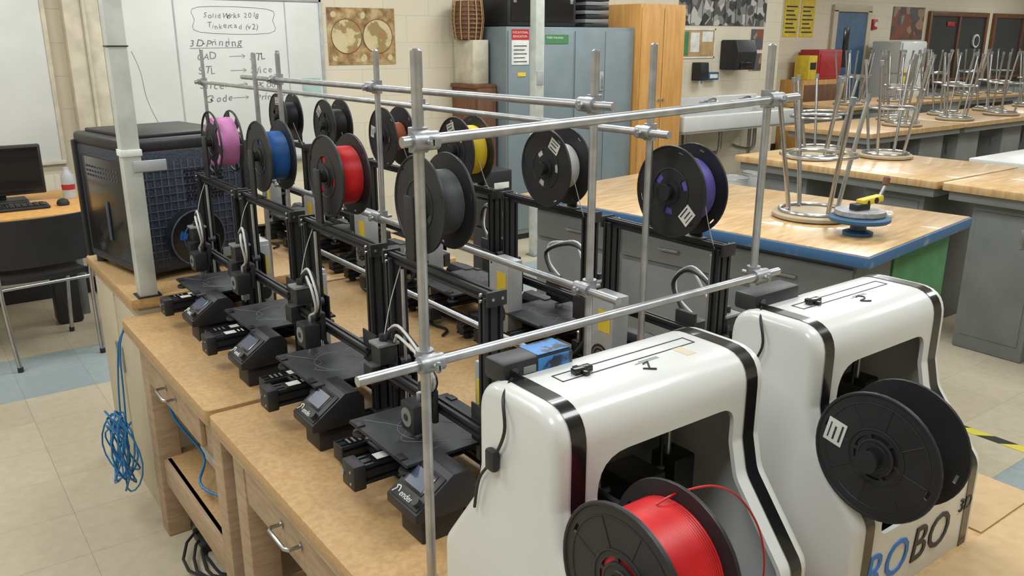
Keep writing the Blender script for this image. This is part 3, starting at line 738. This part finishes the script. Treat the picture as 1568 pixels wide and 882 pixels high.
b.lathe([(0.03,0.05),(0.105,0.052),(0.112,0.058),(0.112,0.068),(0.1,0.074),(0.02,0.074)],(0,0,0),(0,0,1),M_vise,36)
b.lathe([(0.02,0.074),(0.09,0.075),(0.093,0.08),(0.09,0.095),(0.02,0.097)],(0,0,0),(0,0,1),M_clamp,36)
b.box((-0.04,-0.02,0.096),(0.03,0.02,0.12),M_blk,0.004)
b.box((-0.01,-0.018,0.115),(0.10,0.018,0.14),M_yellow,0.005,R=Matrix.Rotation(rad(-6),3,'Y'))
b.cyl((0.06,-0.0185,0.128),(0.06,0.0185,0.128),0.012,M_blk,12); b.cyl((0.02,-0.0185,0.124),(0.02,0.0185,0.124),0.007,M_blk,12)
b.cyl((0.09,0,0.13),(0.12,0,0.18),0.007,M_clamp); b.lathe([(0.008,0),(0.013,0.004),(0.013,0.03),(0.006,0.036)],(0.118,0,0.178),(0.2,0,1),M_brown,16)
b.done('rotary_bench_vise',(2.90,1.72,0.911),rad(-10))
b=B()
bm=bmesh.new(); bmesh.ops.create_icosphere(bm,subdivisions=3,radius=0.022)
for v in bm.verts: v.co*=0.75+0.4*random.random(); v.co.z=max(-0.012,v.co.z*0.7)
b.bm_add(bm,M_paper); b.done('crumpled_tissue',(3.3,1.83,0.923))

def ped_table(x0,y0,x1,y1,h,top,name='classroom_table',ped=True):
    b=B()
    b.prism(round_poly([(x0,y0),(x1,y0),(x1,y1),(x0,y1)],0.02,3),'z',h-0.04,h,top,0.004,2)
    b.box((x0+0.03,y0+0.03,h-0.09),(x1-0.03,y1-0.03,h-0.04),M_greym,0.003)
    if ped:
        if (x1-x0)>(y1-y0): L=[(x0+0.12,y0+0.12,x0+0.52,y1-0.12),(x1-0.52,y0+0.12,x1-0.12,y1-0.12)]
        else: L=[(x0+0.12,y0+0.12,x1-0.12,y0+0.48),(x0+0.12,y1-0.48,x1-0.12,y1-0.12)]
        for q in L:
            b.box((q[0],q[1],0),(q[2],q[3],h-0.09),M_greym,0.01)
            b.box((q[0]-0.006,q[1]+0.03,0.08),(q[0],q[3]-0.03,h-0.14),M_greym,0.003)
            b.box((q[0]-0.014,q[1]+0.08,h-0.3),(q[0]-0.006,q[1]+0.1,h-0.2),M_steel,0.002)
    else:
        for px in(x0+0.06,x1-0.06):
            for py in(y0+0.06,y1-0.06): b.cyl((px,py,0),(px,py,h-0.05),0.016,M_chrome,14)
        b.cyl((x0+0.06,y0+0.06,0.2),(x0+0.06,y1-0.06,0.2),0.01,M_chrome)
    return b.done(name)
ped_table(4.42,2.20,5.35,3.55,0.9,M_bench)
ped_table(4.42,0.70,5.35,2.18,0.9,M_bench)
ped_table(6.1,1.55,7.1,2.85,0.82,M_board,ped=False)
for k in range(5): ped_table(6.3+1.55*k,3.72,6.3+1.55*k+1.52,4.55,0.9,M_bench2)
ped_table(8.6,5.4,13.0,6.2,0.9,M_bench2)
for k in range(15):
    inst('stool',ME_stool,(7.15+0.46*k,3.95+0.33*(k%2),0.901),rad(17*k))
for k in range(9):
    inst('stool',ME_stool,(9.0+0.46*k,5.65+0.2*(k%2),0.901),rad(23*k))
inst('stool',ME_stool_s,(5.0,3.3,0.901),rad(10)); inst('stool',ME_stool,(5.1,2.9,0.901),rad(50)); inst('stool',ME_stool_s,(4.68,3.15,0.901),rad(30))
b=B(); b.box((3.52,-0.6,0.0005),(3.575,1.68,0.0015),M_tape); b.done('floor_hazard_tape')

# ------------------------------------------------------------------ back wall items
b=B()
b.box((-1.6,5.975,0.89),(0.86,5.999,2.05),M_board,0.002); b.box((-1.62,5.965,0.865),(0.88,5.998,0.89),M_cream,0.002); b.box((0.86,5.968,0.865),(0.885,5.999,2.07),M_cream,0.002); b.box((-1.62,5.968,2.05),(0.885,5.999,2.075),M_cream,0.002)
b.done('whiteboard')
b=B()
b.box((1.2,5.975,0.80),(2.66,5.999,1.88),M_board,0.002); b.box((1.2,5.93,0.775),(2.68,5.999,0.80),M_psu,0.003); b.box((2.66,5.968,0.79),(2.68,5.999,1.9),M_psu,0.002); b.box((1.2,5.968,1.88),(2.68,5.999,1.9),M_psu,0.002)
b.box((1.635,5.972,0.8),(1.645,5.976,1.88),M_psu,0); b.box((2.40,5.972,0.8),(2.406,5.976,1.88),M_psu,0)
# hand lettering: characters jittered individually
def wt(s,x,z,sz=0.066):
    cx=x
    for ch in s:
        if ch==' ': cx+=sz*0.34; continue
        j=random.uniform(-0.12,0.12)
        b.text(ch,sz*random.uniform(0.88,1.12),Matrix.Translation((cx,5.974,z+random.uniform(-0.006,0.006)))@WALLTXT@Matrix.Rotation(j,4,'Z'),M_ink,0.0003,random.uniform(0.0,0.3))
        cx+=sz*(0.36 if ch in 'iltjr-()1' else 0.62)
wt('3D-Printing',1.72,1.58); wt('CAD',1.76,1.49); wt('STL',2.12,1.49); wt('STL',1.76,1.395); wt('Slice',2.12,1.395); wt('Slicer',1.76,1.30); wt('Gcode',2.14,1.30); wt('Gcode',1.78,1.21); wt('Printer',2.14,1.21)
for z in(1.51,1.415,1.32,1.23):
    b.tube([(1.98,5.974,z),(2.09,5.974,z+0.003)],0.0016,M_ink,5); b.tube([(2.07,5.974,z+0.015),(2.092,5.974,z+0.003),(2.07,5.974,z-0.012)],0.0016,M_ink,5)
wt('SolidWorks 2018',1.83,1.765,0.048); wt('Tinkercad (v2)',1.85,1.695,0.048)
b.tube([(1.80,5.974,1.67),(2.28,5.974,1.665),(2.31,5.974,1.75),(2.28,5.974,1.825),(1.80,5.974,1.83),(1.77,5.974,1.75)],0.0016,M_ink,6,closed=True,smooth=4)
b.tube([(1.72,5.974,1.565),(2.08,5.974,1.570)],0.0016,M_ink,6)
b.tube([(1.35,5.974,1.55),(1.39,5.974,1.42),(1.41,5.974,1.25),(1.46,5.974,1.1),(1.52,5.974,0.98)],0.0015,M_ink,6,smooth=5)
b.box((2.50,5.97,1.22),(2.64,5.974,1.35),M_note)
b.done('whiteboard')
b=B()
b.box((2.73,5.994,1.44),(3.29,5.999,1.85),M_map)
b.box((2.745,5.992,1.455),(3.275,5.9945,1.835),M_map)
for cx in(2.88,3.14): b.cyl((cx,5.9925,1.645),(cx,5.990,1.645),0.122,M_globe,40); b.ring((cx,5.9905,1.645),(0,1,0),0.124,0.003,M_brown,40,6)
for z in(1.80,1.49): b.cyl((3.01,5.9925,z),(3.01,5.990,z),0.03,M_globe,24)
for cx in(2.78,3.24):
    for z in(1.80,1.49): b.cyl((cx,5.9925,z),(cx,5.990,z),0.022,M_globe,20)
b.done('world_map_poster')
b=B()
b.box((-1.2,4.88,0.715),(0.86,5.7,0.745),M_orange,0.006)
for x in(-1.1,-0.2,0.78):
    b.box((x,5.5,0.0),(x+0.04,5.59,0.715),M_greym,0.003)
b.box((-1.1,5.55,0.3),(0.78,5.57,0.7),M_greym,0.002)
b.done('computer_desk')
b=B()
b.box((0.19,5.38,0.785),(0.67,5.42,1.06),M_blk,0.008); b.box((0.205,5.378,0.80),(0.655,5.381,1.045),M_blkg,0)
b.box((0.41,5.41,0.76),(0.47,5.44,0.95),M_blk,0.004); b.box((0.32,5.32,0.746),(0.57,5.5,0.76),M_blk,0.006)
b.done('computer_monitor')
b=B(); b.box((0.20,5.08,0.746),(0.64,5.22,0.762),M_blk,0.005)
for r in range(4):
    for k in range(14): b.box((0.215+k*0.0295,5.095+r*0.029,0.762),(0.24+k*0.0295,5.118+r*0.029,0.768),M_blkg,0.002)
b.done('keyboard')
b=B(); b.lathe([(0.004,0),(0.03,0.0),(0.033,0.012),(0.026,0.028),(0.01,0.036),(0.001,0.037)],(0,0,0),(0,0,1),M_blk,24); b.done('computer_mouse',(0.71,5.14,0.746))
b=B(); b.lathe([(0.005,0),(0.034,0.0),(0.036,0.01),(0.035,0.05)],(0,0,0),(0,0,1),M_plasticbag,24); b.lathe([(0.0355,0.05),(0.036,0.08)],(0,0,0),(0,0,1),M_redp,24); b.lathe([(0.035,0.08),(0.033,0.13),(0.014,0.16),(0.014,0.175),(0.001,0.176)],(0,0,0),(0,0,1),M_plasticbag,24); b.done('drink_bottle',(0.78,5.36,0.746))
b=B(); b.box((-0.1,5.15,0.0),(0.12,5.48,0.42),M_blk,0.01); b.box((-0.08,5.148,0.3),(0.1,5.152,0.36),M_psu,0.001); b.box((-0.06,5.147,0.2),(0.08,5.15,0.22),M_blkg,0.001); b.done('desktop_computer')
b=B(); b.box((0.62,5.35,0.0),(0.76,5.49,0.32),M_blk,0.02); b.box((0.6,5.33,0.32),(0.77,5.495,0.36),M_blk,0.01); b.done('waste_bin')
def panel(b,pts_fn,nu,nv,t,m):
    vs=[];fs=[]
    for k in(0,1):
        for i in range(nu+1):
            for j in range(nv+1):
                vs.append(pts_fn(i/nu,j/nv,k*t))
    W=(nu+1)*(nv+1); id=lambda k,i,j:k*W+i*(nv+1)+j
    for i in range(nu):
        for j in range(nv):
            fs.append([id(0,i,j),id(0,i+1,j),id(0,i+1,j+1),id(0,i,j+1)]); fs.append([id(1,i,j),id(1,i,j+1),id(1,i+1,j+1),id(1,i+1,j)])
    for i in range(nu):
        fs.append([id(0,i,0),id(1,i,0),id(1,i+1,0),id(0,i+1,0)]); fs.append([id(0,i,nv),id(0,i+1,nv),id(1,i+1,nv),id(1,i,nv)])
    for j in range(nv):
        fs.append([id(0,0,j),id(0,0,j+1),id(1,0,j+1),id(1,0,j)]); fs.append([id(0,nu,j),id(1,nu,j),id(1,nu,j+1),id(0,nu,j+1)])
    b.add(vs,fs,m)
def chair(name,loc,rz,m):
    b=B()
    panel(b,lambda u,v,t:((u-0.5)*0.42,-0.2+0.035*(1-(2*u-1)**2)*-1-0.04*v+t,0.52+0.25*v),10,6,0.02,m)
    panel(b,lambda u,v,t:((u-0.5)*0.42,-0.17+0.38*v,0.43-0.015*math.sin(math.pi*v)+0.01*(2*u-1)**2+t),8,8,0.025,m)
    for sx in(-1,1):
        b.tube([(sx*0.2,-0.25,0.0),(sx*0.21,-0.2,0.25),(sx*0.215,-0.19,0.45),(sx*0.215,-0.225,0.74)],0.011,M_chrome,10,smooth=4)
        b.tube([(sx*0.2,0.24,0.0),(sx*0.205,0.2,0.3),(sx*0.21,0.12,0.42),(sx*0.215,-0.19,0.43)],0.011,M_chrome,10,smooth=4)
        for yy in(-0.25,0.24): b.cyl((sx*0.2,yy,0),(sx*0.2,yy,0.025),0.014,M_blk,12)
    b.cyl((-0.2,0.15,0.41),(0.2,0.15,0.41),0.009,M_chrome); b.cyl((-0.21,-0.19,0.42),(0.21,-0.19,0.42),0.009,M_chrome)
    return b.done(name,loc,rz)
chair('stacking_chair',(0.50,4.94,0),rad(8),M_blk)
chair('stacking_chair',(1.12,4.98,0),rad(70),M_vise)
# lockers
b=B()
x0,x1=4.0,5.38; xm=(x0+x1)/2
b.box((x0,5.5,0.05),(x1,5.99,1.72),M_locker,0.004); b.box((x0+0.02,5.53,0),(x1-0.02,5.97,0.05),M_blk)
for(a,c) in((x0,xm),(xm,x1)):
    m_=(a+c)/2
    for(p,q) in((a+0.012,m_-0.003),(m_+0.003,c-0.012)): b.box((p,5.488,0.09),(q,5.5,1.69),M_locker,0.004)
    b.box((m_-0.05,5.47,1.22),(m_-0.03,5.488,1.34),M_steel,0.004); b.box((m_-0.06,5.478,1.2),(m_-0.02,5.488,1.36),M_psu,0.002)
b.box((4.04,5.484,1.43),(4.21,5.4875,1.70),M_paper,0); b.box((4.04,5.482,1.62),(4.21,5.4842,1.70),M_redp,0)
for k in range(5): b.box((4.06,5.4832,1.45+k*0.03),(4.19-0.02*(k%2),5.484,1.457+k*0.03),M_inkd,0)
b.text('VOCATIONAL',0.024,Matrix.Translation((4.047,5.4815,1.668))@WALLTXT,M_paper,0.0003); b.text('EDUCATION',0.024,Matrix.Translation((4.052,5.4815,1.638))@WALLTXT,M_paper,0.0003)
b.box((4.38,5.484,1.59),(4.62,5.4875,1.66),M_greenp,0); b.text('Public Education',0.026,Matrix.Translation((4.39,5.4835,1.63))@WALLTXT,M_paper,0.0003)
b.box((4.1,5.484,1.34),(4.18,5.4875,1.37),M_yellow,0)
b.done('metal_locker_cabinet')
b=B(); b.box((4.05,5.55,1.725),(4.75,5.9,2.12),M_blk,0.01); b.box((4.08,5.543,1.76),(4.72,5.552,2.08),M_blkg,0.004)
for x in (4.1,4.68): b.box((x,5.538,1.9),(x+0.03,5.545,1.95),M_steel,0.002)
b.done('equipment_case')
b=B()
for k in range(7): b.box((4.85+0.005*(k%3),5.55,1.722+k*0.035),(5.12-0.006*(k%2),5.85,1.752+k*0.035),M_greym if k%2 else M_blk,0.003)
b.done('binder_stack')
b=B(); b.box((5.39,5.44,0.0),(5.95,5.99,1.92),M_orange,0.005)
b.box((5.40,5.425,0.08),(5.665,5.44,1.89),M_orange,0.004); b.box((5.675,5.425,0.08),(5.94,5.44,1.89),M_orange,0.004)
for x in(5.64,5.69): b.cyl((x,5.41,1.1),(x,5.425,1.1),0.012,M_steel,14)
b.done('wooden_cabinet')
b=B(); b.box((3.80,5.6,0.0),(3.97,5.99,1.25),M_brown,0.004); b.box((3.78,5.62,1.25),(3.985,5.98,1.28),M_brown,0.003); b.box((3.82,5.7,1.28),(3.97,5.98,1.62),M_cream,0.006)
for k in range(3): b.box((3.795,5.63,0.1+0.38*k),(3.80,5.96,0.42+0.38*k),M_brown,0.002)
b.done('narrow_bookcase')
b=B()
for k in range(9): b.ring((0,0,0.02+0.033*k),(0,0,1),0.10+0.02*math.sin(k*0.4),0.009,M_brown,28,8)
b.lathe([(0.01,0.005),(0.1,0.005),(0.118,0.15),(0.105,0.29)],(0,0,0),(0,0,1),M_brown,28)
for k in range(12):
    a=2*math.pi*k/12; b.tube([(0.108*math.cos(a),0.108*math.sin(a),0.0),(0.128*math.cos(a),0.128*math.sin(a),0.15),(0.114*math.cos(a),0.114*math.sin(a),0.3)],0.005,M_cork,6,smooth=3)
b.done('wicker_basket',(3.86,5.83,1.622)) 
b=B(); b.box((-0.04,-0.035,0),(0.04,0.035,3.0),M_pole,0.004); b.box((-0.06,-0.05,0),(0.06,0.05,0.01),M_greym)
b.box((-0.03,-0.043,1.3),(0.03,-0.034,1.4),M_psu,0.001)
b.done('utility_column',(3.93,5.02,0))
b=B()
for k in range(4):
    b.box((3.14,4.5,0.2*k),(3.32,4.72,0.2*k+0.19),M_blk,0.01); b.box((3.17,4.495,0.2*k+0.07),(3.29,4.5,0.2*k+0.11),M_paper,0.002)
b.done('equipment_boxes')
def poster(name,x0,z0,x1,z1,m,y=5.999,items=()):
    b=B(); b.box((x0,y-0.006,z0),(x1,y,z1),m)
    for (a,c,d,e,mm) in items: b.box((a,y-0.009,c),(d,y-0.006,e),mm)
    return b.done(name)
poster('photo_collage_poster',6.46,1.76,7.82,2.15,M_bw,items=[(6.46+0.17*k,1.76,6.465+0.17*k,2.15,M_blk) for k in range(1,8)])
poster('bulletin_board',6.44,1.44,7.02,1.73,M_cork,items=[(6.47,1.47,6.62,1.70,M_greenp),(6.65,1.5,6.78,1.69,M_paper),(6.81,1.47,6.98,1.58,M_cork),(6.82,1.6,6.98,1.7,M_paper),(6.44,1.44,6.455,1.73,M_paper),(7.005,1.44,7.02,1.73,M_paper),(6.44,1.44,7.02,1.455,M_paper),(6.44,1.715,7.02,1.73,M_paper)])
poster('small_poster',7.60,1.52,7.80,1.73,M_rust); poster('small_poster',7.60,1.30,7.80,1.48,M_rust)
b=B(); b.prism(round_poly([(5.78,1.32),(5.999,1.32),(5.999,1.62),(5.80,1.62),(5.76,1.5)],0.02,3),'x',7.12,7.42,M_blk,0.01); b.box((7.17,5.765,1.33),(7.37,5.785,1.4),M_blkg,0.002); b.done('paper_towel_dispenser')
b=B(); b.prism(round_poly([(5.9,1.22),(5.999,1.22),(5.999,1.40),(5.88,1.40),(5.87,1.3)],0.01,3),'x',6.70,6.82,M_blk,0.01); b.cyl((6.76,5.91,1.19),(6.76,5.91,1.22),0.01,M_greym,12); b.done('soap_dispenser')
b=B(); b.box((6.88,5.93,1.22),(7.04,5.999,1.30),M_vise,0.004); b.box((6.90,5.925,1.24),(7.02,5.93,1.28),M_paper,0); b.done('glove_box')
b=B()
bx0,bx1=6.0,7.7
b.box((bx0,5.42,0.78),(bx1,5.48,0.93),M_white,0.015,3); b.box((bx0,5.93,0.78),(bx1,5.999,1.06),M_white,0.012,3)
b.box((bx0,5.45,0.78),(bx0+0.05,5.96,0.93),M_white,0.015,3); b.box((bx1-0.05,5.45,0.78),(bx1,5.96,0.93),M_white,0.015,3); b.box((bx0+0.02,5.45,0.76),(bx1-0.02,5.96,0.80),M_white,0.01)
for fx in(6.3,6.85,7.4):
    b.cyl((fx,5.93,1.0),(fx,5.90,1.0),0.022,M_chrome); b.tube([(fx,5.91,1.0),(fx,5.86,1.03),(fx,5.80,1.04),(fx,5.76,1.0),(fx,5.76,0.97)],0.012,M_chrome,10,smooth=4)
    for q in(-0.08,0.08): b.cyl((fx+q,5.92,1.0),(fx+q,5.87,1.0),0.014,M_chrome); b.box((fx+q-0.025,5.865,0.995),(fx+q+0.025,5.875,1.005),M_chrome,0.002)
    b.tube([(fx,5.7,0.77),(fx,5.7,0.55),(fx,5.75,0.5),(fx,5.9,0.5),(fx,5.98,0.52)],0.02,M_chrome,10,smooth=4)
for q in(bx0+0.1,bx1-0.1):
    b.cyl((q,5.5,0.0),(q,5.5,0.77),0.02,M_chrome); b.cyl((q,5.92,0.0),(q,5.92,0.77),0.02,M_chrome)
b.done('trough_sink')
def bucket(loc):
    b=B(); b.lathe([(0.02,0),(0.13,0),(0.15,0.36),(0.155,0.36),(0.155,0.375),(0.145,0.375),(0.125,0.02),(0.02,0.015)],(0,0,0),(0,0,1),M_white,32); b.ring((0,0,0.375),(0,0,1),0.153,0.004,M_steel); b.cyl((-0.1,-0.098,0.2),(-0.099,-0.1,0.2),0.03,M_inkd,12); b.done('plastic_bucket',loc)
bucket((6.35,5.1,0)); bucket((6.8,5.15,0))
def fposter(name,x0,z0,x1,z1,m,items=()): return poster(name,x0,z0,x1,z1,m,y=7.999,items=items)
for q in(0,1):
    xx=10.85+q*0.4
    fposter('yellow_notice',xx,1.66,xx+0.34,2.2,M_yellow,[(xx+0.04,1.72+0.06*k,xx+0.3-0.04*(k%3),1.74+0.06*k,M_inkd) for k in range(7)])
b=B(); b.box((10.9,7.6,0),(12.0,7.99,1.05),M_orange,0.005)
for k in range(2): b.box((10.93,7.595,0.08+0.48*k),(11.97,7.6,0.5+0.48*k),M_brown,0.002)
b.done('low_bookcase')
b=B(); b.box((11.25,7.62,1.05),(11.85,7.95,1.48),M_redp,0.015); b.box((11.29,7.61,1.1),(11.81,7.62,1.42),M_redp,0.01); b.done('red_storage_box')
b=B(); b.box((11.0,7.6,1.05),(11.2,7.85,1.4),M_yellow,0.01); b.box((11.03,7.595,1.2),(11.17,7.6,1.3),M_blk,0); b.done('yellow_carton')
b=B(); b.box((12.15,7.96,0.0),(12.95,7.99,2.03),M_dblue,0.004); b.box((12.35,7.955,1.2),(12.5,7.962,1.8),M_blkg,0.002); b.cyl((12.86,7.9,1.0),(12.86,7.96,1.0),0.03,M_steel); b.done('door_1')
b=B(); b.box((12.03,7.95,0),(12.14,7.999,2.06),M_beige,0.003); b.box((12.96,7.95,0),(13.07,7.999,2.06),M_beige,0.003); b.box((12.03,7.95,2.04),(13.07,7.999,2.14),M_beige,0.003); b.done('trim_1')
b=B(); b.box((13.12,7.95,1.78),(13.26,7.999,1.94),M_redp,0.01); b.cyl((13.19,7.935,1.86),(13.19,7.95,1.86),0.04,M_paper); b.done('fire_alarm')
fposter('small_poster',13.75,1.62,14.75,2.15,M_rust)
b=B(); b.box((13.0,7.35,0),(13.75,7.85,1.60),M_white,0.02,3); b.box((13.02,7.33,0.08),(13.73,7.35,1.1),M_white,0.01); b.box((13.02,7.33,1.12),(13.73,7.35,1.58),M_white,0.01); b.box((13.65,7.3,1.2),(13.68,7.33,1.5),M_steel,0.005); b.box((13.1,7.325,0.9),(13.35,7.33,1.15),M_yellow,0); b.done('refrigerator')
for i,(a,c) in enumerate(((14.95,16.9),(17.3,19.6))):
    b=B(); b.box((a,7.97,0.95),(c,7.995,2.02),M_dark)
    for(p,q,r,s_) in((a-0.08,0.87,a,2.1),(c,0.87,c+0.08,2.1),(a,0.87,c,0.95),(a,2.02,c,2.1),((a+c)/2-0.03,0.95,(a+c)/2+0.03,2.02)): b.box((p,7.94,q),(r,7.999,s_),M_brown,0.004)
    b.done('window_%d'%(i+1))
b=B(); b.cyl((16.6,7.935,1.6),(16.6,7.965,1.6),0.12,M_paper,32); b.cyl((16.6,7.93,1.6),(16.6,7.936,1.6),0.09,M_dark,32); b.box((15.5,7.95,1.85),(15.75,7.965,1.93),M_redp,0.002); b.done('round_sign')
b=B(); b.box((14.2,7.2,0),(20.5,7.9,0.86),M_greym,0.005); b.box((14.15,7.15,0.86),(20.6,7.93,0.9),M_blk,0.004)
for k in range(10): b.box((14.25+0.62*k,7.19,0.1),(14.8+0.62*k,7.2,0.8),M_greym,0.004)
b.done('counter')

# ------------------------------------------------------------------ world + camera
w=D.worlds.new('World'); scene.world=w; w.use_nodes=True
w.node_tree.nodes['Background'].inputs[0].default_value=(0.8,0.85,0.9,1); w.node_tree.nodes['Background'].inputs[1].default_value=0.4
cam=D.cameras.new('Camera'); co=D.objects.new('Camera',cam); scene.collection.objects.link(co)
cam.sensor_width=36; cam.lens=36*1280/1568; cam.clip_start=0.05; cam.clip_end=100
az=rad(53.6); th=math.atan(380/1280)
F=Vector((math.cos(az)*math.cos(th),math.sin(az)*math.cos(th),-math.sin(th)))
co.rotation_euler=F.to_track_quat('-Z','Y').to_euler(); co.location=(0,0,1.62)
scene.camera=co
